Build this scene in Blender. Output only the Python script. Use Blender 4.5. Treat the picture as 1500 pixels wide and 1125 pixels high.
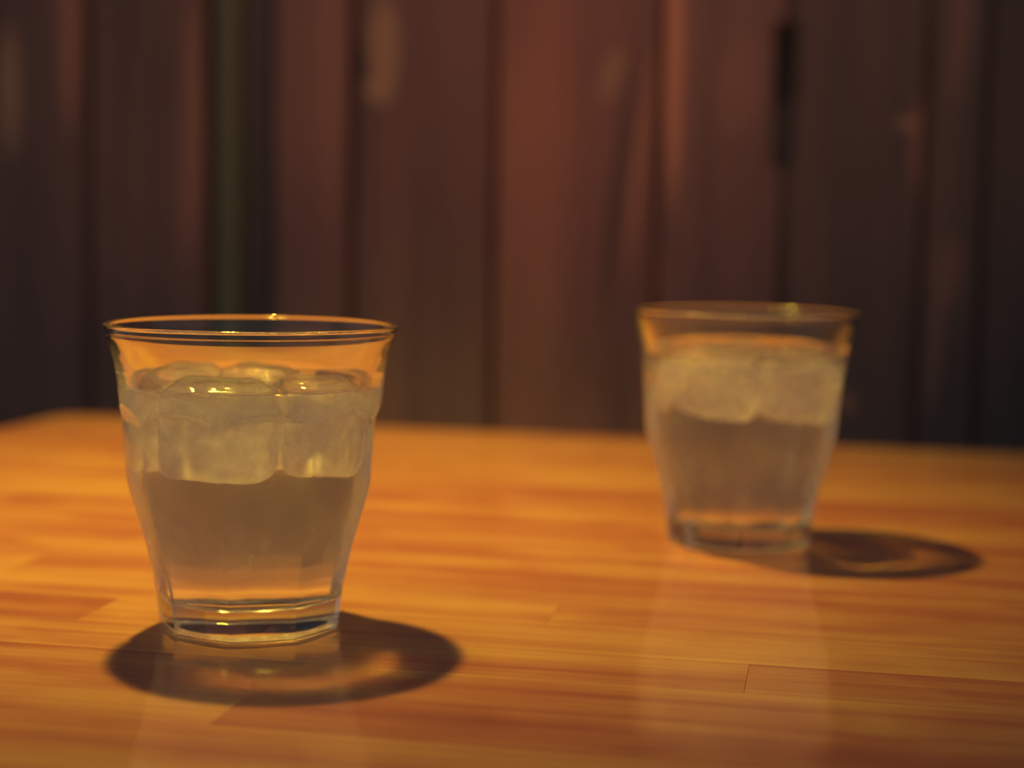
import bpy, bmesh, math, random
from mathutils import Vector, Matrix, noise
from mathutils.bvhtree import BVHTree

for o in list(bpy.data.objects):
    bpy.data.objects.remove(o, do_unlink=True)
sc = bpy.context.scene
col = sc.collection
MM = 0.001

# ------------------------------------------------------------------ camera
F_PX = 2340.3
cam_data = bpy.data.cameras.new('camera')
cam_data.sensor_fit = 'HORIZONTAL'
cam_data.sensor_width = 36.0
cam_data.lens = F_PX / 1500 * 36.0
cam_data.clip_start = 0.01
cam_data.dof.use_dof = True
cam_data.dof.focus_distance = 0.432
cam_data.dof.aperture_fstop = 5.6
cam = bpy.data.objects.new('camera', cam_data)
col.objects.link(cam)
cam.location = (0, 0, 0.11609)
cam.matrix_world = (Matrix.Translation(cam.location)
                    @ Matrix.Rotation(math.pi / 2 - 0.0915, 4, 'X')
                    @ Matrix.Rotation(0.0164, 4, 'Z'))
sc.camera = cam

# ------------------------------------------------------------------ world, lamps, exposure
world = bpy.data.worlds.new('world')
sc.world = world
world.use_nodes = True
bg = world.node_tree.nodes['Background']
bg.inputs[0].default_value = (0.95, 1.02, 1.18, 1)
bg.inputs[1].default_value = 0.105

TABLE_ROT = math.radians(-11.0)


def spot(name, loc, target, power, colour, radius, size, blend):
    ld = bpy.data.lights.new(name, 'SPOT')
    ld.energy = power
    ld.color = colour
    ld.shadow_soft_size = radius
    ld.spot_size = math.radians(size)
    ld.spot_blend = blend
    ob = bpy.data.objects.new(name, ld)
    col.objects.link(ob)
    ob.location = loc
    d = Vector(target) - Vector(loc)
    ob.rotation_euler = d.to_track_quat('-Z', 'Y').to_euler()
    return ob


# the lamp hanging low over the table: it throws both ring shadows
spot('table_lamp_light', (-0.187, 0.730, 0.715), (-0.142, 0.735, 0.0), 37.0,
     (1.0, 0.59, 0.065), 0.014, 75, 1.0)
# added wider light at the lamp's position, for larger glints and softer light
spot('added_glint_light', (-0.187, 0.730, 0.715), (-0.142, 0.735, 0.0), 16.0,
     (1.0, 0.59, 0.065), 0.028, 75, 1.0)
# a weaker ceiling lamp further off that washes the upper wall
spot('ceiling_lamp_light', (0.08, 0.35, 1.55), (0.0, 1.12, 0.56), 30.0,
     (1.0, 0.42, 0.25), 0.03, 42, 1.0)

sc.view_settings.view_transform = 'Standard'
sc.view_settings.look = 'None'
sc.view_settings.gamma = 1.0
sc.view_settings.use_curve_mapping = False
sc.view_settings.exposure = 0.0

cy = sc.cycles
cy.max_bounces = 16
cy.transmission_bounces = 16
cy.glossy_bounces = 12
cy.diffuse_bounces = 9
cy.transparent_max_bounces = 16
cy.caustics_refractive = True
cy.caustics_reflective = True
cy.sample_clamp_indirect = 220.0
cy.blur_glossy = 0.0
cy.use_guiding = True
cy.use_adaptive_sampling = True
cy.adaptive_threshold = 0.012
cy.adaptive_min_samples = 32


# ------------------------------------------------------------------ helpers
def tag(o, label=None, cat=None, group=None, kind=None):
    if label: o['label'] = label
    if cat: o['category'] = cat
    if group: o['group'] = group
    if kind: o['kind'] = kind
    return o


def mesh_obj(name, verts, faces, mats, parent=None, smooth=True, mat_idx=None):
    me = bpy.data.meshes.new(name)
    me.from_pydata(verts, [], faces)
    for m in (mats if isinstance(mats, (list, tuple)) else [mats]):
        me.materials.append(m)
    if smooth:
        me.polygons.foreach_set('use_smooth', [True] * len(me.polygons))
    if mat_idx is not None:
        me.polygons.foreach_set('material_index', mat_idx)
    me.update()
    o = bpy.data.objects.new(name, me)
    col.objects.link(o)
    if parent: o.parent = parent
    return o


def empty(name, loc=(0, 0, 0), rz=0.0):
    o = bpy.data.objects.new(name, None)
    col.objects.link(o)
    o.location = loc
    o.rotation_euler = (0, 0, rz)
    return o


def new_mat(name):
    m = bpy.data.materials.new(name)
    m.use_nodes = True
    nt = m.node_tree
    nt.nodes.clear()
    out = nt.nodes.new('ShaderNodeOutputMaterial')
    return m, nt, out


def N(nt, typ, **kw):
    n = nt.nodes.new(typ)
    for k, v in kw.items():
        if k.startswith('_'):
            setattr(n, k[1:], v)
    return n


def math_node(nt, op, a, b=None, c=None, clamp=False):
    n = nt.nodes.new('ShaderNodeMath')
    n.operation = op
    n.use_clamp = clamp
    for i, v in enumerate((a, b, c)):
        if v is None: continue
        if isinstance(v, (int, float)): n.inputs[i].default_value = v
        else: nt.links.new(v, n.inputs[i])
    return n.outputs[0]


def mix_col(nt, fac, a, b, blend='MIX'):
    n = nt.nodes.new('ShaderNodeMix')
    n.data_type = 'RGBA'
    n.blend_type = blend
    for sock, v in ((n.inputs[0], fac), (n.inputs[6], a), (n.inputs[7], b)):
        if isinstance(v, (int, float)): sock.default_value = v
        elif isinstance(v, tuple): sock.default_value = v if len(v) == 4 else (*v, 1)
        else: nt.links.new(v, sock)
    return n.outputs[2]


def ramp(nt, fac, stops, interp='LINEAR'):
    n = nt.nodes.new('ShaderNodeValToRGB')
    n.color_ramp.interpolation = interp
    els = n.color_ramp.elements
    while len(els) < len(stops): els.new(0.5)
    for e, (p, c) in zip(els, stops):
        e.position = p
        e.color = (*c, 1) if len(c) == 3 else c
    nt.links.new(fac, n.inputs[0])
    return n.outputs[0]


def map_range(nt, v, a, b, c, d, smooth=False):
    n = nt.nodes.new('ShaderNodeMapRange')
    if smooth: n.interpolation_type = 'SMOOTHSTEP'
    nt.links.new(v, n.inputs[0])
    for i, x in enumerate((a, b, c, d)): n.inputs[i + 1].default_value = x
    return n.outputs[0]


def noise_tex(nt, vec, scale, detail=3, rough=0.55, dist=0.0):
    n = nt.nodes.new('ShaderNodeTexNoise')
    n.inputs['Scale'].default_value = scale
    n.inputs['Detail'].default_value = detail
    n.inputs['Roughness'].default_value = rough
    n.inputs['Distortion'].default_value = dist
    nt.links.new(vec, n.inputs['Vector'])
    return n.outputs[0]


def mapping(nt, vec, scale=(1, 1, 1), loc=None):
    n = nt.nodes.new('ShaderNodeMapping')
    n.inputs['Scale'].default_value = scale
    nt.links.new(vec, n.inputs['Vector'])
    if loc is not None: nt.links.new(loc, n.inputs['Location'])
    return n.outputs[0]


def lerp_table(tab, x):
    if x <= tab[0][0]: return tab[0][1]
    for (x0, y0), (x1, y1) in zip(tab, tab[1:]):
        if x <= x1: return y0 + (y1 - y0) * (x - x0) / (x1 - x0)
    return tab[-1][1]


def smooth_table(tab, x, w=1.6):
    s = 0.0
    for k in (-1.5, -1, -0.5, 0, 0.5, 1, 1.5):
        s += lerp_table(tab, x + k * w)
    return s / 7


# ------------------------------------------------------------------ materials
def table_wood():
    m, nt, out = new_mat('varnished_table_wood')
    tc = N(nt, 'ShaderNodeTexCoord')
    oi = N(nt, 'ShaderNodeObjectInfo')
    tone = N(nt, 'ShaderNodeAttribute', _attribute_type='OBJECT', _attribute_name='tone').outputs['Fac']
    off = N(nt, 'ShaderNodeCombineXYZ')
    nt.links.new(math_node(nt, 'MULTIPLY', oi.outputs['Random'], 7.3), off.inputs[0])
    nt.links.new(math_node(nt, 'MULTIPLY', oi.outputs['Random'], 3.1), off.inputs[2])
    obj = tc.outputs['Object']
    # broad bands along the grain, fine pores, and curly figure across it
    v1 = mapping(nt, obj, (3.2, 75, 20), off.outputs[0])
    band = noise_tex(nt, v1, 1.0, 3, 0.55, 0.35)
    v2 = mapping(nt, obj, (14, 620, 60), off.outputs[0])
    fine = noise_tex(nt, v2, 1.0, 4, 0.62, 0.2)
    v3 = mapping(nt, obj, (16, 24, 20), off.outputs[0])
    fig = noise_tex(nt, v3, 1.0, 2, 0.5, 0.8)
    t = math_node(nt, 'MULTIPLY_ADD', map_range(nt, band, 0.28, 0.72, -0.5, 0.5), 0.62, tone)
    t = math_node(nt, 'MULTIPLY_ADD', map_range(nt, fine, 0.3, 0.7, -0.5, 0.5), 0.22, t)
    t = math_node(nt, 'MULTIPLY_ADD', map_range(nt, fig, 0.3, 0.7, -0.5, 0.5), 0.28, t)
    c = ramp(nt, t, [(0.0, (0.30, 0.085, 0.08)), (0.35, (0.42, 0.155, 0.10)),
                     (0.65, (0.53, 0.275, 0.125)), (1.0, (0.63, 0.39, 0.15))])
    # dark pores: short streaks
    v4 = mapping(nt, obj, (55, 1500, 100), off.outputs[0])
    pore = noise_tex(nt, v4, 1.0, 2, 0.5)
    c = mix_col(nt, map_range(nt, pore, 0.66, 0.78, 0.0, 0.35), c, (0.12, 0.035, 0.02))
    p = N(nt, 'ShaderNodeBsdfPrincipled')
    nt.links.new(c, p.inputs['Base Color'])
    p.inputs['Roughness'].default_value = 0.5
    p.inputs['Specular IOR Level'].default_value = 0.25
    p.inputs['Coat Weight'].default_value = 1.0
    p.inputs['Coat Roughness'].default_value = 0.08
    p.inputs['Coat IOR'].default_value = 1.52
    bp = N(nt, 'ShaderNodeBump')
    bp.inputs['Strength'].default_value = 0.05
    bp.inputs['Distance'].default_value = 0.0004
    nt.links.new(fine, bp.inputs['Height'])
    nt.links.new(bp.outputs[0], p.inputs['Normal'])
    nt.links.new(bp.outputs[0], p.inputs['Coat Normal'])
    nt.links.new(p.outputs[0], out.inputs[0])
    return m


def wall_wood(name, seed, stops, knots=(), streaks=()):
    """vertical dark boards; knots = (x, z, rx, rz, strength, colour), in the board's own wood"""
    m, nt, out = new_mat(name)
    tc = N(nt, 'ShaderNodeTexCoord')
    obj = tc.outputs['Object']
    sh = N(nt, 'ShaderNodeVectorMath', _operation='ADD')
    nt.links.new(obj, sh.inputs[0])
    sh.inputs[1].default_value = (seed * 1.37, 0, seed * 0.77)
    vec = sh.outputs[0]
    warp = noise_tex(nt, mapping(nt, vec, (9, 1, 3.0)), 1.0, 2, 0.5)
    sep = N(nt, 'ShaderNodeSeparateXYZ')
    nt.links.new(vec, sep.inputs[0])
    sx = math_node(nt, 'MULTIPLY_ADD', warp, 0.05, sep.outputs[0])
    cmb = N(nt, 'ShaderNodeCombineXYZ')
    nt.links.new(sx, cmb.inputs[0])
    nt.links.new(sep.outputs[2], cmb.inputs[2])
    g1 = noise_tex(nt, mapping(nt, cmb.outputs[0], (34, 1, 1.3)), 1.0, 3, 0.55)
    g2 = noise_tex(nt, mapping(nt, cmb.outputs[0], (160, 1, 5)), 1.0, 3, 0.6)
    g3 = noise_tex(nt, mapping(nt, vec, (7, 1, 4)), 1.0, 2, 0.5)
    t = math_node(nt, 'MULTIPLY_ADD', map_range(nt, g1, 0.3, 0.7, -0.5, 0.5), 0.60, 0.45)
    t = math_node(nt, 'MULTIPLY_ADD', map_range(nt, g2, 0.3, 0.7, -0.5, 0.5), 0.20, t)
    t = math_node(nt, 'MULTIPLY_ADD', map_range(nt, g3, 0.3, 0.7, -0.5, 0.5), 0.45, t)
    c = ramp(nt, t, stops)
    so = N(nt, 'ShaderNodeSeparateXYZ')
    nt.links.new(obj, so.inputs[0])
    for (kx, kz, rx, rz, lean, st, kc) in knots:
        dx = math_node(nt, 'SUBTRACT', so.outputs[0], kx)
        dz = math_node(nt, 'SUBTRACT', so.outputs[2], kz)
        dx = math_node(nt, 'MULTIPLY_ADD', dz, -lean, dx)
        dx = math_node(nt, 'MULTIPLY_ADD', math_node(nt, 'SUBTRACT', g3, 0.5), rx * 2.2, dx)
        a = math_node(nt, 'POWER', math_node(nt, 'ABSOLUTE', math_node(nt, 'DIVIDE', dx, rx)), 2.0)
        b = math_node(nt, 'POWER', math_node(nt, 'ABSOLUTE', math_node(nt, 'DIVIDE', dz, rz)), 2.0)
        r = math_node(nt, 'ADD', a, b)
        f = map_range(nt, r, 0.15, 1.0, st, 0.0, smooth=True)
        c = mix_col(nt, f, c, kc)
    p = N(nt, 'ShaderNodeBsdfPrincipled')
    nt.links.new(c, p.inputs['Base Color'])
    p.inputs['Roughness'].default_value = 0.62
    p.inputs['Specular IOR Level'].default_value = 0.3
    bp = N(nt, 'ShaderNodeBump')
    bp.inputs['Strength'].default_value = 0.35
    bp.inputs['Distance'].default_value = 0.001
    nt.links.new(g2, bp.inputs['Height'])
    nt.links.new(bp.outputs[0], p.inputs['Normal'])
    nt.links.new(p.outputs[0], out.inputs[0])
    return m


def plain(name, colour, rough=0.6, spec=0.3, var=0.15):
    m, nt, out = new_mat(name)
    tc = N(nt, 'ShaderNodeTexCoord')
    n = noise_tex(nt, mapping(nt, tc.outputs['Object'], (8, 8, 8)), 1.0, 3)
    c = mix_col(nt, n, tuple(x * (1 - var) for x in colour), tuple(x * (1 + var) for x in colour))
    p = N(nt, 'ShaderNodeBsdfPrincipled')
    nt.links.new(c, p.inputs['Base Color'])
    p.inputs['Roughness'].default_value = rough
    p.inputs['Specular IOR Level'].default_value = spec
    nt.links.new(p.outputs[0], out.inputs[0])
    return m


GLASS_TINT = (0.985, 1.0, 0.97, 1)


def dielectric(name, ior, rough=0.0, tint=(1, 1, 1, 1)):
    m, nt, out = new_mat(name)
    g = N(nt, 'ShaderNodeBsdfGlass')
    g.distribution = 'GGX'
    g.inputs['Color'].default_value = tint
    g.inputs['Roughness'].default_value = rough
    g.inputs['IOR'].default_value = ior
    nt.links.new(g.outputs[0], out.inputs[0])
    return m


def frosted(name):
    """moulded stippling on the underside of the foot"""
    m, nt, out = new_mat(name)
    tc = N(nt, 'ShaderNodeTexCoord')
    g = N(nt, 'ShaderNodeBsdfGlass')
    g.inputs['Color'].default_value = GLASS_TINT
    g.inputs['Roughness'].default_value = 0.30
    g.inputs['IOR'].default_value = 1.52
    d = N(nt, 'ShaderNodeBsdfDiffuse')
    d.inputs['Color'].default_value = (0.9, 0.95, 0.9, 1)
    n = noise_tex(nt, mapping(nt, tc.outputs['Object'], (260, 260, 260)), 1.0, 2)
    mx = N(nt, 'ShaderNodeMixShader')
    nt.links.new(map_range(nt, n, 0.4, 0.62, 0.1, 0.6), mx.inputs[0])
    nt.links.new(g.outputs[0], mx.inputs[1])
    nt.links.new(d.outputs[0], mx.inputs[2])
    nt.links.new(mx.outputs[0], out.inputs[0])
    return m


def misted_glass(name, haze):
    """clear glass under a thin even film of condensation (outside, below the water line)"""
    m, nt, out = new_mat(name)
    tc = N(nt, 'ShaderNodeTexCoord')
    obj = tc.outputs['Object']
    g = N(nt, 'ShaderNodeBsdfGlass')
    g.inputs['Color'].default_value = GLASS_TINT
    g.inputs['Roughness'].default_value = 0.07
    g.inputs['IOR'].default_value = 1.52
    gr = N(nt, 'ShaderNodeBsdfGlass')
    gr.inputs['Color'].default_value = GLASS_TINT
    gr.inputs['Roughness'].default_value = 0.22
    gr.inputs['IOR'].default_value = 1.52
    d = N(nt, 'ShaderNodeBsdfDiffuse')
    d.inputs['Color'].default_value = (0.85, 0.86, 0.82, 1)
    tr = N(nt, 'ShaderNodeBsdfTranslucent')
    tr.inputs['Color'].default_value = (0.85, 0.86, 0.82, 1)
    mx = N(nt, 'ShaderNodeMixShader')
    mx.inputs[0].default_value = 0.5
    nt.links.new(d.outputs[0], mx.inputs[1])
    nt.links.new(tr.outputs[0], mx.inputs[2])
    cloud = noise_tex(nt, mapping(nt, obj, (60, 60, 35)), 1.0, 3, 0.5)
    sep = N(nt, 'ShaderNodeSeparateXYZ')
    nt.links.new(obj, sep.inputs[0])
    up = map_range(nt, sep.outputs[2], 0.009, 0.022, 0.0, 1.0, smooth=True)
    top = map_range(nt, sep.outputs[2], 0.070, 0.0735, 1.0, 0.0, smooth=True)
    low = map_range(nt, sep.outputs[2], 0.030, 0.046, 1.0, 0.0, smooth=True)     # wetter towards the foot
    f = map_range(nt, cloud, 0.25, 0.75, haze * 0.65, haze * 1.3)
    f = math_node(nt, 'MULTIPLY_ADD', low, 0.06, f)
    ledge = N(nt, 'ShaderNodeAttribute', _attribute_type='GEOMETRY', _attribute_name='ledge').outputs['Fac']
    f = math_node(nt, 'MULTIPLY_ADD', ledge, 0.16, f)                            # extra haze painting the bright crescents of light along the arches
    f = math_node(nt, 'MULTIPLY', math_node(nt, 'MULTIPLY', f, up), top)
    gm = N(nt, 'ShaderNodeMixShader')
    nt.links.new(math_node(nt, 'MULTIPLY', math_node(nt, 'MULTIPLY', up, top), math_node(nt, 'MULTIPLY_ADD', low, 0.38, 0.45)), gm.inputs[0])
    nt.links.new(g.outputs[0], gm.inputs[1])
    nt.links.new(gr.outputs[0], gm.inputs[2])
    nt.links.new(math_node(nt, 'MULTIPLY', up, 0.05), g.inputs['Roughness'])
    fm = N(nt, 'ShaderNodeMixShader')
    nt.links.new(f, fm.inputs[0])
    nt.links.new(gm.outputs[0], fm.inputs[1])
    nt.links.new(mx.outputs[0], fm.inputs[2])
    nt.links.new(fm.outputs[0], out.inputs[0])
    return m


def ice_material(name, seed):
    m, nt, out = new_mat(name)
    tc = N(nt, 'ShaderNodeTexCoord')
    obj = tc.outputs['Object']
    sh = N(nt, 'ShaderNodeVectorMath', _operation='ADD')
    nt.links.new(obj, sh.inputs[0])
    sh.inputs[1].default_value = (seed, seed * 0.7, seed * 0.3)
    n = noise_tex(nt, sh.outputs[0], 85, 3, 0.55, 0.5)
    r = N(nt, 'ShaderNodeBsdfGlass')
    r.inputs['IOR'].default_value = 0.985
    r.inputs['Roughness'].default_value = 0.0
    d = N(nt, 'ShaderNodeBsdfDiffuse')
    d.inputs['Color'].default_value = (0.9, 0.92, 0.9, 1)
    tr = N(nt, 'ShaderNodeBsdfTranslucent')
    tr.inputs['Color'].default_value = (0.9, 0.92, 0.9, 1)
    mx = N(nt, 'ShaderNodeMixShader')
    mx.inputs[0].default_value = 0.55
    nt.links.new(d.outputs[0], mx.inputs[1])
    nt.links.new(tr.outputs[0], mx.inputs[2])
    fm = N(nt, 'ShaderNodeMixShader')
    sz = N(nt, 'ShaderNodeSeparateXYZ')
    nt.links.new(obj, sz.inputs[0])
    core = map_range(nt, sz.outputs[2], 0.0665, 0.0725, 1.0, 0.28, smooth=True)   # clear rounded tops, cloudy core
    nt.links.new(math_node(nt, 'MULTIPLY', map_range(nt, n, 0.34, 0.66, 0.46, 0.96), core), fm.inputs[0])
    nt.links.new(r.outputs[0], fm.inputs[1])
    nt.links.new(mx.outputs[0], fm.inputs[2])
    nt.links.new(fm.outputs[0], out.inputs[0])
    bp = N(nt, 'ShaderNodeBump')
    bp.inputs['Strength'].default_value = 0.4
    bp.inputs['Distance'].default_value = 0.001
    nt.links.new(n, bp.inputs['Height'])
    nt.links.new(bp.outputs[0], d.inputs['Normal'])
    return m


# ------------------------------------------------------------------ floor and wall
floor_mat = plain('dark_floor', (0.035, 0.024, 0.018), 0.6)
fl = mesh_obj('floor', [(-2, -1.5, -0.74), (2, -1.5, -0.74), (2, 2, -0.74), (-2, 2, -0.74)], [(0, 1, 2, 3)], floor_mat, smooth=False)
tag(fl, 'dark floor under the table', 'floor', kind='structure')

WALL_Y = 1.16          # distance of the board face on the optical axis
wall = empty('wall_back', (0, WALL_Y, 0), TABLE_ROT)
tag(wall, 'dark brown wall of vertical boards behind the table', 'wall', kind='structure')


def px_to_wall(px, py, depth=0.0):
    """photo pixel -> (x, z) in the wall's own frame: only used to read off board widths"""
    c, s = math.cos(0.0164), math.sin(0.0164)
    a, b = px - 750, py - 562.5
    X, Y = c * a + s * b, -s * a + c * b
    d = Vector((X / F_PX, math.cos(0.0915) - Y / F_PX * math.sin(0.0915), -math.sin(0.0915) - Y / F_PX * math.cos(0.0915)))
    n = Vector((-math.sin(TABLE_ROT), math.cos(TABLE_ROT), 0))
    o = Vector((0, 0, 0.11609))
    k = (Vector((0, WALL_Y, 0)) + n * depth - o).dot(n) / d.dot(n)
    P = o + d * k - Vector((0, WALL_Y, 0))
    return (P.x * math.cos(-TABLE_ROT) - P.y * math.sin(-TABLE_ROT), P.z)


def board(name, x0, x1, y0, y1, z0, z1, mat, parent, bev=0.0015, notch=None):
    """board face at y0 (towards the room), chamfered long edges; notch = (z0, z1, left cut, right cut)"""
    b = bev
    segs = [(z0, z1, x0, x1)]
    if notch:
        segs = [(z0, notch[0], x0, x1), (notch[0], notch[1], x0 + notch[2], x1 - notch[3]), (notch[1], z1, x0, x1)]
    v, f = [], []
    for za, zb, xa, xb in segs:
        o = len(v)
        prof = [(xa, y1), (xa, y0 + b), (xa + b, y0), (xb - b, y0), (xb, y0 + b), (xb, y1)]
        v += [(x, y, za) for x, y in prof] + [(x, y, zb) for x, y in prof]
        n = len(prof)
        f += [(o + i, o + (i + 1) % n, o + n + (i + 1) % n, o + n + i) for i in range(n)]
        f += [tuple(range(o + n - 1, o - 1, -1)), tuple(range(o + n, o + 2 * n))]
    return mesh_obj(name, v, f, mat, parent, smooth=False)


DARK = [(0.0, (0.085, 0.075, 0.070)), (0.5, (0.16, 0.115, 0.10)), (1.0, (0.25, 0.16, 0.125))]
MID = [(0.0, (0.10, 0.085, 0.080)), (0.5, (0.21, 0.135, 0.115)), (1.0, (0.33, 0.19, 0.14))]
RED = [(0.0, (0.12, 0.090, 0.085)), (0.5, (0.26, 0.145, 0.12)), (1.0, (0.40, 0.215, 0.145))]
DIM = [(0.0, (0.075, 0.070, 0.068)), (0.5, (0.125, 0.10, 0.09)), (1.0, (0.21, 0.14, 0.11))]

Z0, Z1 = -0.74, 1.3


def W(px, py): return px_to_wall(px, py)


def knot(px, py, rpx, rpz, lean, st, c):
    x, z = W(px, py)
    k = W(px + 1, py)[0] - x
    return (x, z, rpx * k, rpz * k, lean, st, c)


ORANGE = (0.50, 0.26, 0.16)
TAN = (0.42, 0.30, 0.18)
BLACK = (0.075, 0.07, 0.068)
seams = [-330, -110, 127, 303, None, 396, 512, 722, 962, 1146, 1352, 1440, 1660, 1880]
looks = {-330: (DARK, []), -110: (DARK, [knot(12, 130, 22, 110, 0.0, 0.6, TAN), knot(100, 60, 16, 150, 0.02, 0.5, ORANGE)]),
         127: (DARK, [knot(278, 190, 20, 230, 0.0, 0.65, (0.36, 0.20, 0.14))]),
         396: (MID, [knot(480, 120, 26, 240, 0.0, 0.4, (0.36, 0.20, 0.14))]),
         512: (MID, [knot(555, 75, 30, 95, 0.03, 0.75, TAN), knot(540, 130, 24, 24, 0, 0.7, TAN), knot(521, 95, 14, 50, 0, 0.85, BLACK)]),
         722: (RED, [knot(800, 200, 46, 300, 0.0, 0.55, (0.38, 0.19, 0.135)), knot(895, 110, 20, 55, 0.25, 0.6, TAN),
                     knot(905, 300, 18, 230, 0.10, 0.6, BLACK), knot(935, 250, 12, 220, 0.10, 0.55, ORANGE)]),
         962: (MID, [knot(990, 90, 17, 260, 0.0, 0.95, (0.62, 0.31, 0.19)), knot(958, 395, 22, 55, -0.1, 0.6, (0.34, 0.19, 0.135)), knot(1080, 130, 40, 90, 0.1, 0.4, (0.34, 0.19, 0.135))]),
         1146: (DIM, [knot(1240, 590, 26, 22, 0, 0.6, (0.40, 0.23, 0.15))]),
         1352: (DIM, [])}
looks[1146][1].extend([knot(1348, 215, 18, 90, -0.06, 0.6, (0.37, 0.21, 0.14)), knot(1330, 180, 24, 14, 0, 0.6, (0.42, 0.27, 0.17))])
looks[1352][1].extend([knot(1392, 400, 24, 70, 0.05, 0.5, (0.31, 0.18, 0.13)), knot(1368, 520, 16, 120, 0.1, 0.5, (0.31, 0.18, 0.13)),
                       knot(1405, 60, 12, 130, 0.08, 0.45, (0.31, 0.19, 0.135)), knot(1360, 90, 16, 80, 0, 0.8, BLACK)])
for i in range(len(seams) - 1):
    a, b = seams[i], seams[i + 1]
    if a is None or b is None: continue
    st, kn = looks.get(a, (DIM, []))
    xa, xb = W(a, 300)[0], W(b, 300)[0]
    g = 0.0018
    gl = 0.004 if a in (127, 512) else g
    notch = None
    if a in (962, 1146):        # an open slit is cut into this seam in its upper part
        px = W(1142, 140)[0] - W(1141, 140)[0]
        notch = (W(1141, 246)[1], W(1141, 32)[1], (10 * px if a == 1146 else 0), (14 * px if a == 962 else 0))
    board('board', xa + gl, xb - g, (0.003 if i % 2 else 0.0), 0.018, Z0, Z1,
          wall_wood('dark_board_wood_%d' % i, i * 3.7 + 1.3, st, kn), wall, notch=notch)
back_mat = plain('black_backing', (0.11, 0.13, 0.15), 0.8, 0.1)
bk = mesh_obj('backing', [(-1.6, 0.034, Z0), (1.6, 0.034, Z0), (1.6, 0.034, Z1), (-1.6, 0.034, Z1)], [(0, 1, 2, 3)], back_mat, wall, smooth=False)
# dark olive metal post standing in the open recess between two boards
xp0, xp1 = W(306, 300)[0], W(348, 300)[0]
pc, pr = (xp0 + xp1) / 2, (xp1 - xp0) / 2
nv = 24
pv = [(pc + pr * math.cos(2 * math.pi * i / nv), 0.012 + pr * math.sin(2 * math.pi * i / nv), z) for z in (Z0, Z1) for i in range(nv)]
pf = [(i, (i + 1) % nv, nv + (i + 1) % nv, nv + i) for i in range(nv)]
mesh_obj('post', pv, pf, plain('olive_post', (0.12, 0.15, 0.09), 0.5), wall)

# ------------------------------------------------------------------ table
CU = Vector((math.cos(TABLE_ROT), math.sin(TABLE_ROT)))
corner = Vector((-0.282, 1.004))          # back left corner of the top
table = empty('wooden_table', (corner.x, corner.y, -0.74), TABLE_ROT)
tag(table, 'varnished orange-brown table top of narrow glued wood staves', 'table')
wood = table_wood()
T_LEN, T_DEP, TH = 1.25, 0.95, 0.03
TOP = 0.74
ROW = 0.0283
rng = random.Random(11)


def to_table(px, py):
    p = Vector((px, py)) - corner
    return Vector((p.dot(CU), p.dot(Vector((-CU.y, CU.x)))))


def stave(x0, x1, y0, y1, tone, round_corner=False):
    b = 0.00006
    def ring(ins):
        pts = [(x0 + ins, y0 + ins), (x1 - ins, y0 + ins), (x1 - ins, y1 - ins)]
        if round_corner:
            r = 0.016
            for k in range(9):
                t = math.pi / 2 + math.pi / 2 * k / 8
                pts.append((x0 + r + (r - ins) * math.cos(t), y1 - r + (r - ins) * math.sin(t)))
        else:
            pts.append((x0 + ins, y1 - ins))
        return pts
    lo = ring(b)
    n = len(lo)
    v = [(x, y, TOP - TH) for x, y in lo] + [(x, y, TOP) for x, y in lo]
    f = [tuple(range(n - 1, -1, -1)), tuple(range(n, 2 * n))]
    f += [(i, (i + 1) % n, n + (i + 1) % n, n + i) for i in range(n)]
    o = mesh_obj('stave', v, f, wood, table, smooth=False)
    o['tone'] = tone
    return o


# end joints read off the photograph: (point on the joint, tone left of it, tone right of it)
known = []
for P, tl, tr in (((14.0, 487), .62, .55), ((64, 418), .55, .48), ((-69, 376), .55, .20), ((-127, 481), .18, .62)):  # tones right of the first two joints lowered to imitate lamp falloff
    q = to_table(P[0] * MM, P[1] * MM)
    known.append((q.x, q.y, tl, tr))
y_ref = to_table(14.0 * MM, 487 * MM).y + ROW * 0.5      # top edge of that row
n_up = int((0 - y_ref) / ROW)
ROWW = (0 - y_ref) / round((0 - y_ref) / ROW)
row = 0
y1 = 0.0
while y1 > -T_DEP:
    y0 = y1 - ROWW
    if row == 0: pass
    ks = [k for k in known if y0 < k[1] <= y1]
    cuts = []
    if ks:
        kx = ks[0][0]
        cuts = [kx]
        x = kx
        while x > 0.40:
            x -= rng.uniform(0.28, 0.5)
            if x > 0.06: cuts.append(x)
        x = kx
        while x < T_LEN - 0.35:
            x += rng.uniform(0.42, 0.6)
            if x < T_LEN - 0.06: cuts.append(x)
    else:
        x = rng.uniform(0.55, 0.75) if row % 2 else rng.uniform(0.12, 0.2)
        while x < T_LEN - 0.06:
            cuts.append(x)
            x += rng.uniform(0.42, 0.65)
    cuts = sorted(cuts)
    edges = [0.0] + cuts + [T_LEN]
    for k in range(len(edges) - 1):
        tone = (0.55 if y1 > -0.56 else 0.38) + rng.uniform(-0.15, 0.15)  # front rows given a darker tone, painting in the lamp's falloff
        for kx, ky, tl, tr in ks:
            if abs(edges[k + 1] - kx) < 1e-6: tone = tl
            if abs(edges[k] - kx) < 1e-6: tone = tr
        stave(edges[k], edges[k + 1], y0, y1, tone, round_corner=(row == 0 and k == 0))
    y1 = y0
    row += 1
y_front = y1
leg_mat = plain('dark_table_leg', (0.05, 0.03, 0.02), 0.5)
for lx in (0.07, T_LEN - 0.07):
    for ly in (-0.07, y_front + 0.07):
        board('leg', lx - 0.03, lx + 0.03, ly - 0.03, ly + 0.03, 0.0, TOP - TH, leg_mat, table, bev=0.003)

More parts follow.
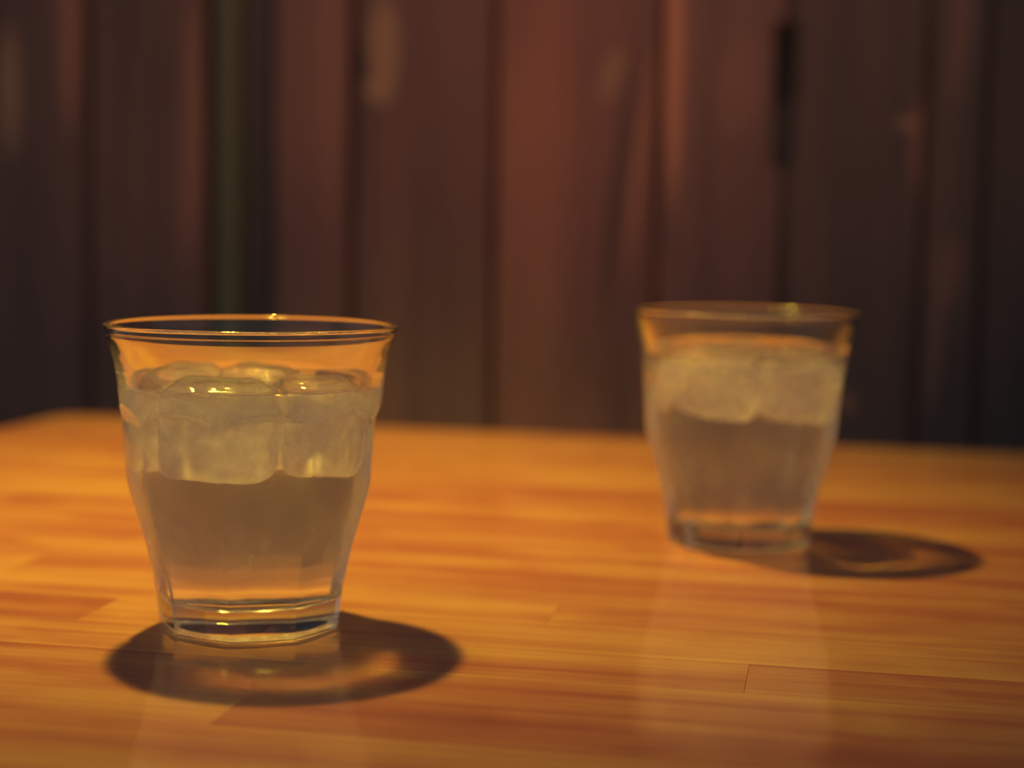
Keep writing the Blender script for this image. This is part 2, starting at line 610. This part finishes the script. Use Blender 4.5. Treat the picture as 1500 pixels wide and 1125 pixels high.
# ------------------------------------------------------------------ drinking glasses
ROUND = [(0, 33.0), (30, 35.5), (45, 36.9), (52, 37.3), (58, 37.6), (61, 37.8), (65, 38.1), (68.6, 38.4), (73, 38.85), (78.5, 39.75), (83, 40.8), (86.5, 41.95), (88.5, 42.65), (92, 43.4)]
FACET = [(-5, 25.9), (0, 25.9), (3.9, 26.3), (7.9, 26.75), (12.8, 27.45), (17.7, 28.3), (22.1, 29.25), (26.1, 30.3), (30.6, 31.55), (35, 32.85), (39, 34.0), (42, 34.75), (44.9, 35.2), (51.1, 35.6), (55.9, 35.95), (61.5, 36.3), (63, 36.6), (64.4, 37.1), (65.7, 37.75), (67.1, 38.45), (68.3, 39.2), (70, 40.4), (75, 43.0), (92, 60)]
INNER = [(8.0, 22.9), (12.8, 24.2), (17.7, 25.4), (22.1, 26.5), (26.1, 27.6), (30.6, 28.9), (35, 30.2), (39, 31.3), (44.9, 32.5), (51.1, 33.2), (55.9, 33.65), (60, 34.0), (65, 34.6), (68.6, 35.15), (73, 36.1), (78.5, 37.55), (83, 38.95), (86.5, 40.4), (88.5, 41.2), (92, 42.2)]
K_SEC = 0.70
NF, SEG = 9, 28
NT = NF * SEG
H = 90.0


def facet_r(z, th):
    ph = ((th / (2 * math.pi / NF)) % 1.0 - 0.5) * (2 * math.pi / NF)
    rf = smooth_table(FACET, z, 0.35) * (1 + K_SEC * (1 / math.cos(ph) - 1))
    rr = smooth_table(ROUND, z, 1.0)
    k = 0.04                                   # soft minimum: moulded, fire-polished edges
    h = max(0.0, min(1.0, 0.5 + 0.5 * (rr - rf) / k))
    return rr * (1 - h) + rf * h - k * h * (1 - h)


def inner_r(z): return smooth_table(INNER, z, 1.2)


def build_glass(label, loc, rot, zw, ice_specs, mist, which):
    thetas = [2 * math.pi * i / NT for i in range(NT)]
    rings = []          # list of (list of (x,y,z)), zone per band
    zone = []

    def add(fn, zn):
        rings.append([fn(t) for t in thetas])
        zone.append(zn)

    def ringc(r, z): return lambda t: (r * math.cos(t) * MM, r * math.sin(t) * MM, z * MM)

    def ringo(z, ins=0.0):
        return lambda t: ((facet_r(z, t) - ins) * math.cos(t) * MM, (facet_r(z, t) - ins) * math.sin(t) * MM, z * MM)
    # underside: shallow dome, then the ring it stands on
    for r in (2, 8, 14): add(ringc(r, 1.7 - 0.9 * (r / 20.5) ** 2), 0)
    for r in (16, 18, 20.5): add(ringc(r, 1.7 - 0.9 * (r / 20.5) ** 2), 3)
    add(ringc(22.2, 0.25), 3)
    add(ringc(23.2, 0.0), 0)
    add(ringo(0.0, 1.5), 0)
    for z, ins in ((0.12, 0.85), (0.45, 0.35), (0.95, 0.08)): add(ringo(z, ins), 0)
    zs = [1.5 + i * (H - 4.0 - 1.5) / 170 for i in range(171)]
    for z in zs: add(ringo(z), 1)
    # rounded lip
    zo = zs[-1]
    ro, ri = smooth_table(ROUND, zo, 1.0), inner_r(zo)
    ro1, ri1 = 42.85, 40.75
    c, hw = (ro1 + ri1) / 2, (ro1 - ri1) / 2
    add(ringc(42.35, 87.3), 1)
    for k in range(9):
        a = math.pi * k / 8
        add(ringc(c + hw * math.cos(a), H - hw + hw * math.sin(a) - 0.25), 1)
    z = 87.0
    while z > zw + 0.6:
        add(ringc(inner_r(z), z), 2)
        z -= 0.75
    add(ringc(inner_r(zw + 0.9), zw + 0.9), 2)           # water line (meniscus top)
    verts, faces, midx = [], [], []
    for r in rings: verts += r
    verts.append((0, 0, 1.7 * MM))
    ctr = len(verts) - 1
    for i in range(NT):
        faces.append((ctr, (i + 1) % NT, i)); midx.append(0)
    for j in range(len(rings) - 1):
        mi = 1 if (zone[j] == 1 and zone[j + 1] == 1 and rings[j][0][2] < (zw + 1.5) * MM) else 0
        if zone[j] == 3: mi = 2
        for i in range(NT):
            a, b = j * NT + i, j * NT + (i + 1) % NT
            faces.append((a, b, b + NT, a + NT)); midx.append(mi)
    g = mesh_obj('glass_tumbler', verts, faces, [clear, mist, stippled], mat_idx=midx)
    sharp = [False] * len(g.data.edges)                 # crisp moulded ridges between the facets
    for e in g.data.edges:
        p, q = e.vertices
        if max(p, q) < len(rings) * NT and p % SEG == 0 and abs(p - q) == NT and zone[p // NT] == 1 and max(verts[p][2], verts[q][2]) < 61.5 * MM:
            sharp[e.index] = True
    sa = g.data.attributes.new('sharp_edge', 'BOOLEAN', 'EDGE')
    sa.data.foreach_set('value', sharp)
    g.location = (*loc, 0.0)
    g.rotation_euler = (0, 0, rot)
    at = g.data.attributes.new('ledge', 'FLOAT', 'POINT')  # mask of the painted bright crescents under the arches
    vals = []
    for x, y, z in verts:
        zz, r = z / MM, math.hypot(x, y) / MM
        w = 0.0
        if 60.5 < zz < 69.0 and r > 36.0:
            gap = smooth_table(ROUND, zz, 1.0) - r          # how far the facet is cut below the round body
            if gap > 0.02: w = max(0.0, min(1.0, (zz - 61.5) / 4.0)) * max(0.0, 1 - gap / 1.7)
        vals.append(w)
    at.data.foreach_set('value', vals)
    tag(g, label[0], 'glass', 'faceted glass tumblers')

    # ice
    ices, trees = [], []
    for k, (ix, iy, iz, sx, sy, sz, rx, ry, rz) in enumerate(ice_specs):
        bm = bmesh.new()
        bmesh.ops.create_icosphere(bm, subdivisions=5, radius=1.0)
        for v in bm.verts:
            d = v.co.normalized()
            e = 5.5
            s = (abs(d.x) ** e + abs(d.y) ** e + abs(d.z) ** e) ** (-1 / e)
            p = Vector((d.x * s * sx, d.y * s * sy, d.z * s * sz)) * 0.5
            q = p * 0.12 + Vector((k * 9.1 + which * 31, 3.3, 1.7))
            p *= 1 + 0.06 * noise.noise(q) + 0.03 * noise.noise(q * 3.1)
            v.co = p * MM
        bm.transform(Matrix.Translation((ix * MM, iy * MM, iz * MM))
                     @ Matrix.Rotation(rz, 4, 'Z') @ Matrix.Rotation(ry, 4, 'Y') @ Matrix.Rotation(rx, 4, 'X'))
        # melted against the wall: keep inside the glass
        for v in bm.verts:
            r = math.hypot(v.co.x, v.co.y)
            lim = (inner_r(v.co.z / MM) - 1.1) * MM
            if r > lim:
                v.co.x *= lim / r; v.co.y *= lim / r
            if v.co.z > (zw + 3.4) * MM: v.co.z = (zw + 3.4) * MM + (v.co.z - (zw + 3.4) * MM) * 0.25
        bm.normal_update()
        trees.append(BVHTree.FromBMesh(bm))
        me = bpy.data.meshes.new('ice_cube')
        bm.to_mesh(me); bm.free()
        me.materials.append(ice_material('cloudy_ice_%d_%d' % (which, k), k * 2.3 + which))
        me.polygons.foreach_set('use_smooth', [True] * len(me.polygons))
        o = bpy.data.objects.new('ice_cube', me)
        col.objects.link(o)
        o.location = g.location
        tag(o, label[2][k], 'ice cube', 'ice cubes floating in the ' + label[3])
        ices.append(o)

    # water: side faces touch the glass, top face is free and rides up over the ice
    NW = 144
    rad = [0.0] + [inner_r(zw) * (i / 46) ** 0.85 for i in range(1, 46)] + [inner_r(zw + 0.9)]
    hgt = {}
    for j, r in enumerate(rad):
        for i in range(NW if j else 1):
            t = 2 * math.pi * i / NW
            x, y = r * math.cos(t) * MM, r * math.sin(t) * MM
            z = zw + 0.9 * math.exp(-(rad[-1] - r) / 0.8)
            for tr in trees:
                hit = tr.ray_cast(Vector((x, y, 0.2)), Vector((0, 0, -1)))
                if hit[0] is not None: z = max(z, hit[0].z / MM + 0.7)
            hgt[(j, i)] = z
    for it in range(3):
        nh = dict(hgt)
        for j in range(1, len(rad) - 1):
            for i in range(NW):
                up = hgt[(j - 1, i if j > 1 else 0)]
                nh[(j, i)] = 0.4 * hgt[(j, i)] + 0.15 * (up + hgt[(j + 1, i)] + hgt[(j, (i + 1) % NW)] + hgt[(j, i - 1 if i else NW - 1)])
        hgt = nh
    wv, wf, wm = [], [], []
    prof = []
    z = zw + 0.9
    while z > 12.0:
        prof.append((inner_r(z), z)); z -= 0.8
    rb = inner_r(12.0)
    # rounded inner floor
    for k in range(0, 9):
        a = math.pi / 2 * k / 8
        prof.append((rb - 3.2 * (1 - math.cos(a)), 12.0 - 3.2 * math.sin(a)))
    r0, z0 = prof[-1]
    for k in range(1, 7): prof.append((r0 * (1 - k / 7), z0 - 0.5 * (k / 7)))
    for r, z in prof:
        for i in range(NW):
            t = 2 * math.pi * i / NW
            wv.append((r * math.cos(t) * MM, r * math.sin(t) * MM, z * MM))
    for j in range(len(prof) - 1):
        for i in range(NW):
            a, b = j * NW + i, j * NW + (i + 1) % NW
            wf.append((a + NW, b + NW, b, a)); wm.append(1)
    bc = len(wv)
    wv.append((0, 0, (z0 - 0.55) * MM))
    j = len(prof) - 1
    for i in range(NW):
        wf.append((bc, j * NW + (i + 1) % NW, j * NW + i)); wm.append(1)
    base = len(wv)
    wv.append((0, 0, hgt[(0, 0)] * MM))
    for j in range(1, len(rad)):
        for i in range(NW):
            t = 2 * math.pi * i / NW
            wv.append((rad[j] * math.cos(t) * MM, rad[j] * math.sin(t) * MM, hgt[(j, i)] * MM))
    for i in range(NW):
        wf.append((base, base + 1 + i, base + 1 + (i + 1) % NW)); wm.append(0)
    for j in range(len(rad) - 2):
        o0 = base + 1 + j * NW
        for i in range(NW):
            a, b = o0 + i, o0 + (i + 1) % NW
            wf.append((a, a + NW, b + NW, b)); wm.append(0)
    w = mesh_obj('drinking_water', wv, wf, [water_top, water_side], mat_idx=wm)
    w.location = g.location
    tag(w, label[1], 'water', 'water in the tumblers', kind='thing')
    return g


clear = dielectric('clear_glass', 1.52, 0.0, GLASS_TINT)
stippled = frosted('stippled_foot_glass')
water_top = dielectric('water_surface', 1.333)
water_side = dielectric('water_against_glass', 1.333 / 1.52)
mist_a = misted_glass('misted_glass_sharp', 0.20)
mist_b = misted_glass('misted_glass_blurred', 0.20)

# ridge directions: the near glass shows ridges 13.5 deg left and 27 deg right of the view line
g1 = Vector((-0.0767, 0.4698))
view1 = math.atan2(-g1.y, -g1.x)
g2 = Vector((0.0887, 0.6113))
view2 = math.atan2(-g2.y, -g2.x)
R = math.radians
build_glass(('clear faceted tumbler of iced water in sharp focus, standing at the front',
             'still water filling the sharp front tumbler to below its flared rim',
             ['broad cloudy ice cube at the front centre of the near tumbler',
              'cloudy ice cube at the right side of the near tumbler',
              'cloudy ice cube at the left side of the near tumbler',
              'cloudy ice cube at the far side of the near tumbler'], 'near tumbler'),
            g1, view1 - R(13.5), 71.5,
            [(-6, -19.5, 60.0, 31, 21, 26, .06, .03, .1), (19.5, -5, 59.5, 21, 32, 26, -.06, .05, .2),
             (-21.5, 4.5, 60.5, 22, 26, 26, .06, -.05, -.15), (-1, 16.5, 60.0, 22, 27, 26, -.08, .05, -.1)],
            mist_a, 0)
build_glass(('clear faceted tumbler of iced water further back, soft out of focus',
             'still water filling the blurred back tumbler to below its flared rim',
             ['cloudy ice cube at the front left of the back tumbler',
              'cloudy ice cube at the right side of the back tumbler',
              'cloudy ice cube at the far side of the back tumbler'], 'back tumbler'),
            g2, view2 - R(5), 73.3,
            [(-12, -14, 62.0, 27, 25, 22, .1, .1, .25), (17, -6, 61.0, 26, 28, 24, -.12, .1, -.2),
             (-2, 17, 62.5, 28, 24, 22, .06, -.08, .1)],
            mist_b, 1)
